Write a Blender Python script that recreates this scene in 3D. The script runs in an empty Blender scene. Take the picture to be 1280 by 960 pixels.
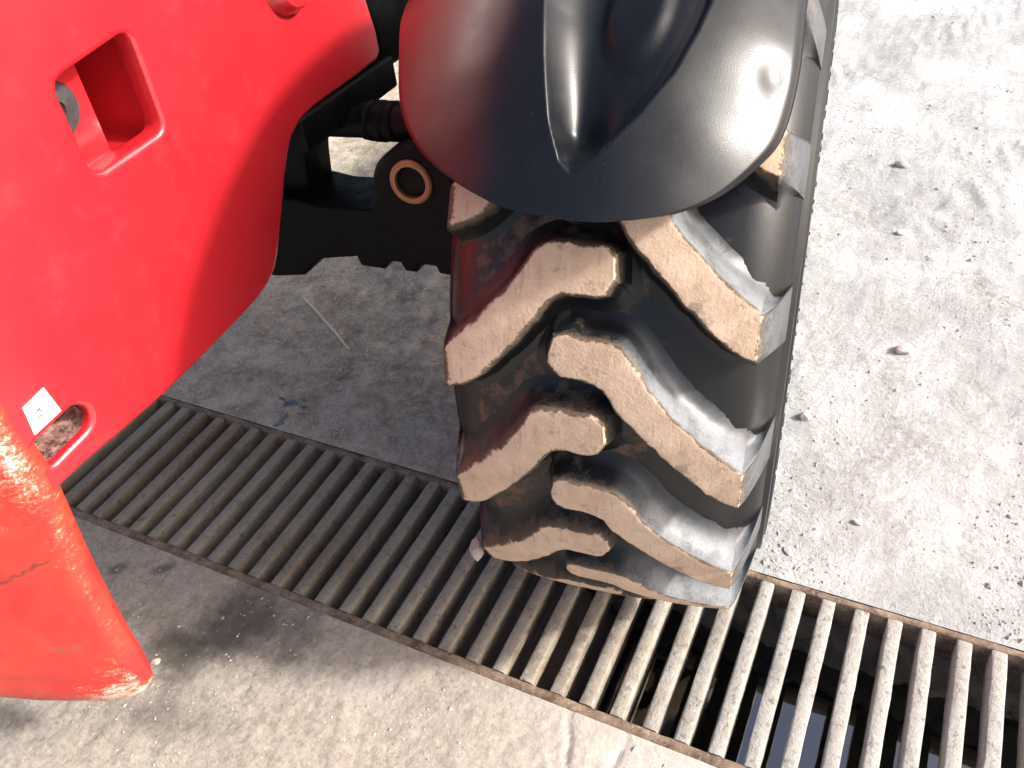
import bpy, bmesh, math, random
import numpy as np
from mathutils import Matrix, Vector

random.seed(7)
rng = np.random.default_rng(11)
scene = bpy.context.scene
COL = scene.collection
PI = math.pi

# ------------------------------------------------------------------ camera
cam_data = bpy.data.cameras.new('camera')
cam_data.sensor_width = 36.0
cam_data.lens = 36.0 * 1075.0 / 1280.0
cam_data.clip_start = 0.02
cam_data.clip_end = 500.0
cam = bpy.data.objects.new('camera', cam_data)
COL.objects.link(cam)
rot = Matrix(((0.89715019, -0.21472119, 0.38602635),
              (0.43074221, 0.61892462, -0.6568055),
              (-0.09789116, 0.75553102, 0.64775782)))
cam.matrix_world = Matrix.Translation((0, 0, 1.35)) @ rot.to_4x4()
scene.camera = cam

# ------------------------------------------------------------------ light
SUN_AZ = math.radians(12.0)      # angle of the sun from +X towards +Y
SUN_EL = math.radians(35.0)
to_sun = Vector((math.cos(SUN_AZ) * math.cos(SUN_EL), math.sin(SUN_AZ) * math.cos(SUN_EL), math.sin(SUN_EL)))
world = bpy.data.worlds.new('World')
scene.world = world
world.use_nodes = True
wn = world.node_tree.nodes
sky = wn.new('ShaderNodeTexSky')
sky.sky_type = 'NISHITA'
sky.sun_disc = False
sky.sun_elevation = SUN_EL
sky.sun_rotation = math.atan2(to_sun.x, to_sun.y)
sky.dust_density = 5.0
sky.ozone_density = 0.1
sky.air_density = 0.75
world.node_tree.links.new(sky.outputs[0], wn['Background'].inputs[0])
wn['Background'].inputs[1].default_value = 0.15
sun_data = bpy.data.lights.new('sun', 'SUN')
sun_data.energy = 3.2
sun_data.angle = math.radians(4.5)
sun_data.color = (1.0, 0.975, 0.935)
sun = bpy.data.objects.new('sun', sun_data)
COL.objects.link(sun)
sun.rotation_euler = to_sun.to_track_quat('Z', 'Y').to_euler()
scene.view_settings.view_transform = 'Standard'
scene.view_settings.look = 'None'
scene.view_settings.gamma = 1.0
scene.view_settings.use_curve_mapping = False
scene.view_settings.exposure = 0.97
scene.cycles.max_bounces = 10
scene.cycles.diffuse_bounces = 5
scene.cycles.glossy_bounces = 5

# ------------------------------------------------------------------ noise
PERM = rng.permutation(512)


def _hash(ix, iy):
    return PERM[(PERM[ix & 511] + iy) & 511]


ANG = rng.random(512) * 2 * PI
GX, GY = np.cos(ANG), np.sin(ANG)


def perlin(x, y):
    x = np.asarray(x, float); y = np.asarray(y, float)
    ix = np.floor(x).astype(int); iy = np.floor(y).astype(int)
    fx = x - ix; fy = y - iy
    ux = fx * fx * fx * (fx * (fx * 6 - 15) + 10)
    uy = fy * fy * fy * (fy * (fy * 6 - 15) + 10)

    def g(a, b, dx, dy):
        h = _hash(a, b)
        return GX[h] * dx + GY[h] * dy
    n00 = g(ix, iy, fx, fy); n10 = g(ix + 1, iy, fx - 1, fy)
    n01 = g(ix, iy + 1, fx, fy - 1); n11 = g(ix + 1, iy + 1, fx - 1, fy - 1)
    a = n00 + ux * (n10 - n00); b = n01 + ux * (n11 - n01)
    return (a + uy * (b - a)) * 1.5


def fbm(x, y, octaves=4, gain=0.5):
    t = 0; a = 1.0
    for o in range(octaves):
        t = t + a * perlin(x * 2 ** o + 17.3 * o, y * 2 ** o - 9.1 * o)
        a *= gain
    return t


def sstep(a, b, x):
    t = np.clip((np.asarray(x, float) - a) / (b - a), 0, 1)
    return t * t * (3 - 2 * t)


# ------------------------------------------------------------------ materials
def new_mat(name):
    m = bpy.data.materials.new(name)
    m.use_nodes = True
    nt = m.node_tree
    return m, nt, nt.nodes['Principled BSDF']


class NB:
    """tiny node-building helper"""
    def __init__(self, nt, coord='Object'):
        self.nt = nt
        self.tc = nt.nodes.new('ShaderNodeTexCoord')
        self.co = self.tc.outputs[coord]

    def link(self, a, b):
        self.nt.links.new(a, b)

    def noise(self, scale, detail=6, rough=0.6, vec=None, dist=0.0, stretch=None):
        v = vec or self.co
        if stretch:
            mp = self.nt.nodes.new('ShaderNodeMapping')
            mp.inputs['Scale'].default_value = stretch[0]
            if len(stretch) > 1:
                mp.inputs['Rotation'].default_value = stretch[1]
            self.link(v, mp.inputs['Vector'])
            v = mp.outputs[0]
        n = self.nt.nodes.new('ShaderNodeTexNoise')
        n.inputs['Scale'].default_value = scale
        n.inputs['Detail'].default_value = detail
        n.inputs['Roughness'].default_value = rough
        n.inputs['Distortion'].default_value = dist
        self.link(v, n.inputs['Vector'])
        return n.outputs['Fac']

    def voronoi(self, scale, feature='F1'):
        n = self.nt.nodes.new('ShaderNodeTexVoronoi')
        n.feature = feature
        n.inputs['Scale'].default_value = scale
        self.link(self.co, n.inputs['Vector'])
        return n.outputs['Distance']

    def ramp(self, fac, stops):
        r = self.nt.nodes.new('ShaderNodeValToRGB')
        el = r.color_ramp.elements
        while len(el) < len(stops):
            el.new(0.5)
        for e, (p, c) in zip(el, stops):
            e.position = p
            e.color = (c, c, c, 1) if isinstance(c, (int, float)) else (*c, 1)
        self.link(fac, r.inputs[0])
        return r.outputs[0]

    def mix(self, fac, a, b, mode='MIX'):
        m = self.nt.nodes.new('ShaderNodeMix')
        m.data_type = 'RGBA'
        m.blend_type = mode
        for sock, v in ((m.inputs[0], fac), (m.inputs[6], a), (m.inputs[7], b)):
            if isinstance(v, (int, float)):
                sock.default_value = v
            elif isinstance(v, tuple):
                sock.default_value = (*v, 1)
            else:
                self.link(v, sock)
        return m.outputs[2]

    def math(self, op, a, b=0.0, clamp=False):
        m = self.nt.nodes.new('ShaderNodeMath')
        m.operation = op
        m.use_clamp = clamp
        for sock, v in ((m.inputs[0], a), (m.inputs[1], b)):
            if isinstance(v, (int, float)):
                sock.default_value = v
            else:
                self.link(v, sock)
        return m.outputs[0]

    def bump(self, height, strength, dist=0.01, normal=None):
        b = self.nt.nodes.new('ShaderNodeBump')
        b.inputs['Strength'].default_value = strength
        b.inputs['Distance'].default_value = dist
        self.link(height, b.inputs['Height'])
        if normal:
            self.link(normal, b.inputs['Normal'])
        return b.outputs[0]

    def attr(self, name):
        a = self.nt.nodes.new('ShaderNodeAttribute')
        a.attribute_name = name
        return a.outputs['Fac']

    def sep(self, v):
        s = self.nt.nodes.new('ShaderNodeSeparateXYZ')
        self.link(v, s.inputs[0])
        return s.outputs

    def spot(self, x, y, rx, ry, soft, warp=None, ang=0.0):
        """1 inside a noisy ellipse on the ground, 0 outside: for stains and dark patches"""
        o = self.sep(self.co)
        dx = self.math('SUBTRACT', o[0], x); dy = self.math('SUBTRACT', o[1], y)
        c, s = math.cos(ang), math.sin(ang)
        ax = self.math('ADD', self.math('MULTIPLY', dx, c / rx), self.math('MULTIPLY', dy, s / rx))
        ay = self.math('ADD', self.math('MULTIPLY', dx, -s / ry), self.math('MULTIPLY', dy, c / ry))
        d = self.math('SQRT', self.math('ADD', self.math('MULTIPLY', ax, ax), self.math('MULTIPLY', ay, ay)))
        if warp is not None:
            d = self.math('ADD', d, self.math('MULTIPLY', self.math('SUBTRACT', warp, 0.5), 2.2))
        return self.ramp(d, [(0.0, 1.0), (max(0.02, 1 - soft), 1.0), (1.0, 0.0)]) if soft < 1 else \
            self.ramp(d, [(0.0, 1.0), (1.0, 0.0)])


M = {}

# red paint
m, nt, b = new_mat('red_paint'); nb = NB(nt)
n1 = nb.noise(7, 5); n2 = nb.noise(160, 3)
dust = nb.ramp(nb.noise(24, 8, 0.7), [(0.55, 0.0), (0.85, 0.5)])
col = nb.mix(n1, (0.50, 0.013, 0.021), (0.56, 0.019, 0.028))
col = nb.mix(nb.math('MULTIPLY', dust, 0.10), col, (0.62, 0.36, 0.30))
nb.link(col, b.inputs['Base Color'])
nb.link(nb.ramp(nb.noise(12, 6, 0.65), [(0.3, 0.30), (0.75, 0.46)]), b.inputs['Roughness'])
b.inputs['Coat Weight'].default_value = 1.0
b.inputs['Coat IOR'].default_value = 1.7
b.inputs['Coat Roughness'].default_value = 0.2
nb.link(nb.bump(n2, 0.06, 0.002), b.inputs['Normal'])
M['red'] = m

# worn red paint of the nose
m, nt, b = new_mat('worn_red_paint'); nb = NB(nt)
edge = nb.attr('wear_shine')
streak = nb.noise(85, 6, 0.7, stretch=((0.7, 0.7, 1.7), (0.0, 0.12, 0.0)))
fine = nb.noise(300, 5, 0.75)
patch = nb.noise(9, 6, 0.7, dist=0.4)
w = nb.math('ADD', nb.math('MULTIPLY', streak, 0.55), nb.math('MULTIPLY', fine, 0.45))
w = nb.math('ADD', w, nb.math('MULTIPLY', nb.math('SUBTRACT', patch, 0.5), 0.45))
w = nb.math('ADD', w, nb.math('MULTIPLY', edge, 0.22))
base = nb.mix(nb.ramp(patch, [(0.35, 0.0), (0.68, 1.0)]), (0.50, 0.016, 0.020), (0.53, 0.050, 0.025))
col = nb.mix(nb.ramp(w, [(0.62, 0.0), (0.70, 0.8)]), base, (0.50, 0.17, 0.085))
col = nb.mix(nb.ramp(w, [(0.70, 0.0), (0.78, 1.0)]), col, (0.66, 0.56, 0.49))
col = nb.mix(nb.ramp(nb.noise(15, 6, 0.65, dist=0.6), [(0.63, 0.0), (0.74, 0.7)]), col, (0.16, 0.085, 0.055))
o3 = nb.sep(nb.co)
cr_ = nb.math('SUBTRACT', o3[2], nb.math('ADD', nb.math('MULTIPLY', nb.math('ADD', o3[0], 0.9), 0.45), 0.525))
cr_ = nb.math('ABSOLUTE', nb.math('ADD', cr_, nb.math('MULTIPLY', nb.math('SUBTRACT', nb.noise(40, 3), 0.5), 0.03)))
col = nb.mix(nb.math('MULTIPLY', nb.ramp(cr_, [(0.0, 1.0), (0.0022, 0.0)]), nb.ramp(nb.math('ADD', o3[0], 0.92), [(0.0, 0.85), (0.012, 0.0)])), col, (0.10, 0.03, 0.02))
nb.link(col, b.inputs['Base Color'])
b.inputs['Roughness'].default_value = 0.5
b.inputs['Coat Weight'].default_value = 0.25
b.inputs['Coat Roughness'].default_value = 0.35
nb.link(nb.bump(w, 0.02, 0.001), b.inputs['Normal'])
M['worn_red'] = m

# black rubber of the carcass
def rubber(name, tread):
    m, nt, b = new_mat(name); nb = NB(nt)
    mud = nb.noise(38, 8, 0.7)
    fine = nb.noise(260, 4, 0.6)
    gran = nb.noise(620, 3, 0.6)
    if tread:
        d = nb.attr('dust')
        big = nb.noise(21, 6, 0.68, dist=0.4)
        mask = nb.math('ADD', d, nb.math('MULTIPLY', nb.math('SUBTRACT', mud, 0.5), 0.75))
        mask = nb.math('ADD', mask, nb.math('MULTIPLY', nb.math('SUBTRACT', fine, 0.5), 0.35))
        dirt = nb.mix(nb.noise(60, 5), (0.055, 0.040, 0.028), (0.16, 0.115, 0.075))
        tan = nb.mix(nb.ramp(big, [(0.3, 0.0), (0.7, 1.0)]), (0.43, 0.30, 0.205), (0.66, 0.50, 0.37))
        tan = nb.mix(nb.ramp(nb.noise(90, 6, 0.7, stretch=((2.5, 0.35, 0.35),)), [(0.56, 0.0), (0.66, 0.4)]), tan, (0.22, 0.15, 0.105))
        tan = nb.mix(nb.ramp(gran, [(0.32, 0.25), (0.5, 0.0)]), tan, (0.24, 0.165, 0.11))
        tan = nb.mix(nb.ramp(nb.noise(75, 5, 0.65, dist=0.5), [(0.28, 0.6), (0.36, 0.0)]), tan, (0.19, 0.12, 0.08))
        col = nb.mix(nb.ramp(mask, [(0.26, 0.0), (0.46, 0.85)]), (0.008, 0.009, 0.010), dirt)
        glare_film = nb.attr('glare_film')
        fm = nb.math('MULTIPLY', glare_film, nb.ramp(nb.noise(30, 7, 0.7), [(0.25, 0.25), (0.55, 1.0)]))
        col = nb.mix(fm, col, nb.mix(fine, (0.15, 0.16, 0.175), (0.29, 0.305, 0.325)))  # pale dust tint that paints blue-white sun glare onto the right-hand flanks
        fac = nb.ramp(mask, [(0.55, 0.0), (0.68, 1.0)])
        col = nb.mix(fac, col, tan)
        patch = nb.ramp(nb.noise(16, 5, 0.6), [(0.62, 0.0), (0.67, 1.0)])
        col = nb.mix(nb.math('MULTIPLY', patch, 0.55), col, (0.10, 0.085, 0.065))
        nb.link(col, b.inputs['Base Color'])
        nb.link(nb.ramp(mask, [(0.2, 0.40), (0.6, 0.93)]), b.inputs['Roughness'])
        pits = nb.ramp(nb.noise(75, 5, 0.65, dist=0.5), [(0.28, 0.0), (0.40, 1.0)])
        hgt = nb.math('MULTIPLY', nb.math('ADD', nb.math('MULTIPLY', fine, 0.35), nb.math('ADD', mud, nb.math('MULTIPLY', pits, 0.5))), nb.ramp(mask, [(0.25, 0.12), (0.55, 1.0)]))
        nrm = nb.bump(hgt, 0.30, 0.006)
        nb.link(nrm, b.inputs['Normal'])
    else:
        d = nb.attr('dust')
        mask = nb.math('ADD', d, nb.math('MULTIPLY', nb.math('SUBTRACT', mud, 0.5), 1.3))
        streak = nb.noise(55, 7, 0.7, stretch=((1, 0.35, 0.35),))
        mask = nb.math('ADD', mask, nb.math('MULTIPLY', nb.math('SUBTRACT', streak, 0.5), 0.6))
        col = nb.mix(nb.ramp(mask, [(0.42, 0.0), (0.75, 0.9)]), (0.008, 0.009, 0.010), (0.19, 0.105, 0.062))
        nb.link(col, b.inputs['Base Color'])
        nb.link(nb.ramp(mask, [(0.3, 0.38), (0.8, 0.85)]), b.inputs['Roughness'])
        nrm = nb.bump(mud, 0.10, 0.003)
        nb.link(nrm, b.inputs['Normal'])
    b.inputs['Specular IOR Level'].default_value = 0.42
    return m


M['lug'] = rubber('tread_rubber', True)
M['rubber'] = rubber('tyre_rubber', False)

# black plastic
m, nt, b = new_mat('black_plastic'); nb = NB(nt)
g = nb.noise(900, 2, 0.5)
sc = nb.noise(30, 8, 0.75)
dust = nb.ramp(nb.noise(260, 6, 0.75), [(0.60, 0.0), (0.78, 0.22)])
col = nb.mix(dust, (0.005, 0.006, 0.008), (0.17, 0.15, 0.11))
nb.link(col, b.inputs['Base Color'])
nb.link(nb.ramp(sc, [(0.3, 0.26), (0.75, 0.38)]), b.inputs['Roughness'])
nb.link(nb.bump(g, 0.12, 0.001), b.inputs['Normal'])
b.inputs['Specular IOR Level'].default_value = 0.34
M['plastic'] = m

# black painted iron
m, nt, b = new_mat('black_iron'); nb = NB(nt)
d = nb.noise(26, 8, 0.7)
col = nb.mix(nb.ramp(d, [(0.52, 0.0), (0.8, 0.6)]), (0.003, 0.003, 0.004), (0.020, 0.014, 0.011))
b.inputs['Specular IOR Level'].default_value = 0.15
nb.link(col, b.inputs['Base Color'])
nb.link(nb.ramp(d, [(0.3, 0.38), (0.7, 0.75)]), b.inputs['Roughness'])
nb.link(nb.bump(nb.noise(120, 5, 0.6), 0.25, 0.003), b.inputs['Normal'])
M['iron'] = m

m, nt, b = new_mat('bronze_ring'); nb = NB(nt)
col = nb.mix(nb.noise(70, 6, 0.7), (0.46, 0.24, 0.11), (0.20, 0.11, 0.06))
nb.link(col, b.inputs['Base Color'])
b.inputs['Metallic'].default_value = 0.35
b.inputs['Roughness'].default_value = 0.5
M['bronze'] = m

m, nt, b = new_mat('bare_steel'); nb = NB(nt)
col = nb.mix(nb.noise(90, 7, 0.75), (0.03, 0.028, 0.032), (0.13, 0.12, 0.125))
nb.link(col, b.inputs['Base Color'])
b.inputs['Metallic'].default_value = 0.5
nb.link(nb.ramp(nb.noise(60, 6), [(0.3, 0.3), (0.7, 0.7)]), b.inputs['Roughness'])
nb.link(nb.bump(nb.noise(140, 5), 0.3, 0.002), b.inputs['Normal'])
M['steel'] = m

m, nt, b = new_mat('dirty_edge'); nb = NB(nt)
col = nb.mix(nb.ramp(nb.noise(80, 7, 0.75), [(0.4, 0.0), (0.6, 1.0)]), (0.07, 0.025, 0.022), (0.42, 0.25, 0.20))
nb.link(col, b.inputs['Base Color'])
b.inputs['Roughness'].default_value = 0.8
nb.link(nb.bump(nb.noise(130, 5), 0.5, 0.003), b.inputs['Normal'])
M['dirty_edge'] = m

m, nt, b = new_mat('sticker_white'); nb = NB(nt)
col = nb.mix(nb.noise(120, 4), (0.80, 0.80, 0.79), (0.70, 0.69, 0.67))
nb.link(col, b.inputs['Base Color']); b.inputs['Roughness'].default_value = 0.4
M['sticker'] = m
m, nt, b = new_mat('sticker_print'); nb = NB(nt)
nb.link(nb.mix(nb.noise(300, 3), (0.02, 0.02, 0.02), (0.10, 0.09, 0.09)), b.inputs['Base Color'])
M['print'] = m

# rusty grate steel
m, nt, b = new_mat('grate_steel'); nb = NB(nt)
geo = nt.nodes.new('ShaderNodeNewGeometry')
oi = nt.nodes.new('ShaderNodeObjectInfo')
pos = geo.outputs['Position']
nb.co = pos
a = nb.noise(34, 8, 0.72)
f = nb.noise(150, 6, 0.7)
big = nb.noise(4.5, 3, 0.5)
col = nb.mix(a, (0.19, 0.165, 0.12), (0.44, 0.40, 0.32))
col = nb.mix(nb.ramp(big, [(0.46, 0.0), (0.70, 0.6)]), col, nb.mix(f, (0.24, 0.15, 0.085), (0.09, 0.055, 0.035)))
col = nb.mix(nb.ramp(f, [(0.55, 0.0), (0.68, 0.65)]), col, (0.46, 0.43, 0.38))
px = nb.sep(pos)
dusty = nb.ramp(nb.math('ADD', nb.math('ADD', px[0], 1.0), nb.math('MULTIPLY', nb.math('SUBTRACT', a, 0.5), 1.0)), [(0.55, 0.0), (0.95, 0.7)])  # bars turn paler to the right: dust plus painted sunlight
col = nb.mix(dusty, col, nb.mix(f, (0.26, 0.255, 0.25), (0.58, 0.57, 0.55)))
col = nb.mix(nb.math('MULTIPLY', oi.outputs['Random'], 0.25), col, (0.10, 0.08, 0.06))
nb.link(col, b.inputs['Base Color'])
nb.link(nb.ramp(a, [(0.3, 0.55), (0.7, 0.9)]), b.inputs['Roughness'])
b.inputs['Metallic'].default_value = 0.1
col = nb.mix(nb.ramp(nb.noise(70, 7, 0.75), [(0.33, 0.75), (0.45, 0.0)]), col, (0.06, 0.047, 0.036))
col = nb.mix(nb.ramp(nb.noise(11, 6, 0.7), [(0.56, 0.0), (0.70, 0.5)]), col, (0.085, 0.066, 0.046))
nb.link(col, b.inputs['Base Color'])
nb.link(nb.bump(f, 0.8, 0.005), b.inputs['Normal'])
M['grate'] = m

m, nt, b = new_mat('rusty_frame'); nb = NB(nt)
a = nb.noise(22, 8, 0.72); f = nb.noise(170, 5, 0.7)
col = nb.mix(nb.ramp(a, [(0.38, 0.0), (0.62, 1.0)]), (0.085, 0.050, 0.032), (0.27, 0.20, 0.14))
col = nb.mix(nb.ramp(f, [(0.55, 0.0), (0.7, 0.7)]), col, (0.38, 0.33, 0.27))
nb.link(col, b.inputs['Base Color']); b.inputs['Roughness'].default_value = 0.85
nb.link(nb.bump(f, 0.6, 0.004), b.inputs['Normal'])
M['frame'] = m

# dusty ground behind the drain
m, nt, b = new_mat('dusty_ground'); nb = NB(nt)
nb.co = nt.nodes.new('ShaderNodeNewGeometry').outputs['Position']
big = nb.noise(2.2, 5, 0.6); mid = nb.noise(14, 8, 0.7, dist=0.3); fine = nb.noise(110, 7, 0.75)
dry = nb.mix(mid, (0.315, 0.322, 0.318), (0.475, 0.485, 0.482))
dry = nb.mix(nb.ramp(big, [(0.40, 0.0), (0.62, 0.8)]), dry, (0.545, 0.555, 0.552))
dry = nb.mix(nb.ramp(fine, [(0.32, 0.7), (0.46, 0.0)]), dry, (0.23, 0.21, 0.18))
clump = nb.ramp(nb.noise(5.5, 7, 0.75, dist=0.5), [(0.46, 0.0), (0.62, 0.5)])
dry = nb.mix(nb.math('MULTIPLY', clump, nb.ramp(nb.noise(60, 6, 0.7), [(0.42, 1.0), (0.60, 0.0)])), dry, (0.20, 0.185, 0.155))
dry = nb.mix(nb.ramp(fine, [(0.60, 0.0), (0.74, 0.7)]), dry, (0.60, 0.585, 0.56))
damp = nb.mix(nb.ramp(mid, [(0.32, 0.0), (0.68, 1.0)]), (0.24, 0.185, 0.122), (0.66, 0.58, 0.45))
damp = nb.mix(nb.ramp(fine, [(0.53, 0.0), (0.64, 0.75)]), damp, (0.70, 0.65, 0.56))
damp = nb.mix(nb.ramp(fine, [(0.32, 0.6), (0.42, 0.0)]), damp, (0.09, 0.066, 0.042))
px = nb.sep(nb.co)
wob = nb.math('MULTIPLY', nb.math('SUBTRACT', big, 0.5), 1.3)
# the wet, dirty strip of ground along the drain under the machine
dm = nb.math('ADD', nb.math('MULTIPLY', nb.math('ADD', px[0], 0.45), -2.2), wob)
dm = nb.math('SUBTRACT', dm, nb.math('MULTIPLY', nb.math('SUBTRACT', px[1], 1.5), 0.45))
dm = nb.math('ADD', dm, nb.math('MULTIPLY', nb.math('SUBTRACT', mid, 0.5), 1.1))
col = nb.mix(nb.ramp(dm, [(0.05, 0.0), (0.75, 0.92)]), dry, damp)
nb.link(col, b.inputs['Base Color'])
b.inputs['Roughness'].default_value = 0.92
b.inputs['Specular IOR Level'].default_value = 0.25
nrm = nb.bump(fine, 0.8, 0.008)
nrm = nb.bump(mid, 0.45, 0.02, nrm)
nb.link(nrm, b.inputs['Normal'])
M['ground'] = m

# concrete slab in front of the drain
m, nt, b = new_mat('concrete'); nb = NB(nt)
nb.co = nt.nodes.new('ShaderNodeNewGeometry').outputs['Position']
big = nb.noise(3.1, 5, 0.6); mid = nb.noise(24, 8, 0.7); fine = nb.noise(120, 7, 0.75)
col = nb.mix(mid, (0.295, 0.255, 0.205), (0.44, 0.395, 0.335))
col = nb.mix(nb.ramp(nb.noise(46, 8, 0.75), [(0.38, 0.5), (0.52, 0.0)]), col, (0.20, 0.17, 0.135))
col = nb.mix(nb.ramp(fine, [(0.32, 0.75), (0.47, 0.0)]), col, (0.15, 0.128, 0.10))
col = nb.mix(nb.ramp(fine, [(0.56, 0.0), (0.70, 0.7)]), col, (0.54, 0.515, 0.475))
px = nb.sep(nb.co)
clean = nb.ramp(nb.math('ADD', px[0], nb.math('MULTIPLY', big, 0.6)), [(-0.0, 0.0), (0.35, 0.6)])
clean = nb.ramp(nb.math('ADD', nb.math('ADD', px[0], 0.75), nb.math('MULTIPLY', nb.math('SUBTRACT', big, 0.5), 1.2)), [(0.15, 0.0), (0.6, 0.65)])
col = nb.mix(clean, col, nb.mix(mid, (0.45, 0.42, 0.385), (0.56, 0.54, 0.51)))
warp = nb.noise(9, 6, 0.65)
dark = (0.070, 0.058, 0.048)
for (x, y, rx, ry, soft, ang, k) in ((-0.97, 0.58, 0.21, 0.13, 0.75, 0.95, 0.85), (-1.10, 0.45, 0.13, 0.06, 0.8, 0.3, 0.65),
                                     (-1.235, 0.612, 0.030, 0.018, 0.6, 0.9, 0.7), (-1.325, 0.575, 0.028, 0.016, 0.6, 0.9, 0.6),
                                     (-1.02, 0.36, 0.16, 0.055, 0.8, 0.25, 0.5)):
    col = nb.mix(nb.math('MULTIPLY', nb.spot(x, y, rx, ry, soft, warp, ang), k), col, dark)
nb.link(col, b.inputs['Base Color'])
b.inputs['Roughness'].default_value = 0.9
b.inputs['Specular IOR Level'].default_value = 0.3
nrm = nb.bump(fine, 0.5, 0.005)
nrm = nb.bump(mid, 0.35, 0.012, nrm)
nb.link(nrm, b.inputs['Normal'])
M['concrete'] = m

m, nt, b = new_mat('drain_wall'); nb = NB(nt)
a = nb.noise(18, 8, 0.7); f = nb.noise(90, 6, 0.7)
col = nb.mix(a, (0.12, 0.10, 0.08), (0.50, 0.47, 0.42))
col = nb.mix(nb.ramp(f, [(0.55, 0.0), (0.7, 0.6)]), col, (0.38, 0.36, 0.33))
nb.link(col, b.inputs['Base Color']); b.inputs['Roughness'].default_value = 0.85
nb.link(nb.bump(a, 0.6, 0.02), b.inputs['Normal'])
M['drain'] = m

m, nt, b = new_mat('drain_water'); nb = NB(nt)
nb.link(nb.mix(nb.noise(6, 4), (0.010, 0.011, 0.010), (0.022, 0.020, 0.016)), b.inputs['Base Color'])
b.inputs['Roughness'].default_value = 0.03
b.inputs['Specular IOR Level'].default_value = 1.0
b.inputs['Coat Weight'].default_value = 1.0
b.inputs['Coat IOR'].default_value = 2.2
b.inputs['Coat Roughness'].default_value = 0.02
nb.link(nb.bump(nb.noise(14, 2), 0.03, 0.01), b.inputs['Normal'])
M['water'] = m

m, nt, b = new_mat('wet_film'); nb = NB(nt)
nb.link(nb.mix(nb.noise(90, 4), (0.015, 0.014, 0.013), (0.05, 0.042, 0.035)), b.inputs['Base Color'])
b.inputs['Roughness'].default_value = 0.08
b.inputs['Specular IOR Level'].default_value = 1.0
b.inputs['Coat Weight'].default_value = 1.0
b.inputs['Coat IOR'].default_value = 1.5
nb.link(nb.bump(nb.noise(90, 4), 0.6, 0.004), b.inputs['Normal'])
M['wet'] = m

m, nt, b = new_mat('pale_stone'); nb = NB(nt)
oi = nt.nodes.new('ShaderNodeObjectInfo')
col = nb.mix(nb.noise(70, 7, 0.7), (0.44, 0.42, 0.39), (0.66, 0.64, 0.61))
col = nb.mix(nb.math('MULTIPLY', oi.outputs['Random'], 0.5), col, (0.36, 0.33, 0.29))
nb.link(col, b.inputs['Base Color']); b.inputs['Roughness'].default_value = 0.9
nb.link(nb.bump(nb.noise(200, 5), 0.4, 0.003), b.inputs['Normal'])
M['stone'] = m
m, nt, b = new_mat('pink_stone'); nb = NB(nt)
nb.link(nb.mix(nb.noise(150, 6), (0.50, 0.33, 0.26), (0.64, 0.48, 0.40)), b.inputs['Base Color']); b.inputs['Roughness'].default_value = 0.85
M['pink_stone'] = m
m, nt, b = new_mat('mud'); nb = NB(nt)
nb.link(nb.mix(nb.noise(90, 7, 0.7), (0.28, 0.255, 0.22), (0.48, 0.45, 0.40)), b.inputs['Base Color']); b.inputs['Roughness'].default_value = 0.95
nb.link(nb.bump(nb.noise(150, 6), 0.6, 0.004), b.inputs['Normal'])
M['mud'] = m
m, nt, b = new_mat('dry_straw'); nb = NB(nt)
nb.link(nb.mix(nb.noise(200, 4), (0.62, 0.55, 0.40), (0.76, 0.70, 0.56)), b.inputs['Base Color']); b.inputs['Roughness'].default_value = 0.7
M['straw'] = m
m, nt, b = new_mat('gravel_grit'); nb = NB(nt)
nb.link(nb.ramp(nb.noise(9, 8, 0.8), [(0.30, (0.22, 0.205, 0.18)), (0.55, (0.44, 0.425, 0.40)), (0.72, (0.64, 0.625, 0.60))]), b.inputs['Base Color']); b.inputs['Roughness'].default_value = 0.95
M['grit'] = m


# ------------------------------------------------------------------ mesh helpers
def link_mesh(name, verts, faces, mat, parent=None, smooth=True, attrs=None):
    me = bpy.data.meshes.new(name)
    me.from_pydata([tuple(map(float, v)) for v in verts], [], [tuple(map(int, f)) for f in faces])
    if smooth:
        me.polygons.foreach_set('use_smooth', [True] * len(me.polygons))
    for k, vals in (attrs or {}).items():
        at = me.attributes.new(k, 'FLOAT', 'POINT')
        at.data.foreach_set('value', np.asarray(vals, dtype=np.float32))
    me.materials.append(M[mat])
    me.update()
    o = bpy.data.objects.new(name, me)
    COL.objects.link(o)
    if parent:
        o.parent = parent
    return o


def grid_faces(nr, nc, wrap_c=False, wrap_r=False):
    i = np.arange(nr if wrap_r else nr - 1)[:, None]
    j = np.arange(nc if wrap_c else nc - 1)[None, :]
    i2 = (i + 1) % nr; j2 = (j + 1) % nc
    return np.stack([(i * nc + j).ravel(), (i * nc + j2 + 0 * i).ravel(), (i2 * nc + j2).ravel(), (i2 * nc + j + 0 * j2).ravel()], 1)


def tag(o, label=None, cat=None, group=None, kind=None):
    if label: o['label'] = label
    if cat: o['category'] = cat
    if group: o['group'] = group
    if kind: o['kind'] = kind
    return o


def fix_normals(o):
    bm = bmesh.new(); bm.from_mesh(o.data)
    bmesh.ops.recalc_face_normals(bm, faces=bm.faces[:])
    bm.to_mesh(o.data); bm.free()
    return o


def smooth_poly(pts, n=6, closed=True):
    """Catmull-Rom through points"""
    P = np.asarray(pts, float); out = []
    N = len(P)
    for i in range(N if closed else N - 1):
        if closed:
            p0, p1, p2, p3 = P[(i - 1) % N], P[i], P[(i + 1) % N], P[(i + 2) % N]
        else:
            p0, p1, p2, p3 = P[max(i - 1, 0)], P[i], P[i + 1], P[min(i + 2, N - 1)]
        for t in np.arange(n) / n:
            out.append(0.5 * ((2 * p1) + (-p0 + p2) * t + (2 * p0 - 5 * p1 + 4 * p2 - p3) * t * t + (-p0 + 3 * p1 - 3 * p2 + p3) * t ** 3))
    if not closed:
        out.append(P[-1])
    return np.array(out)


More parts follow.
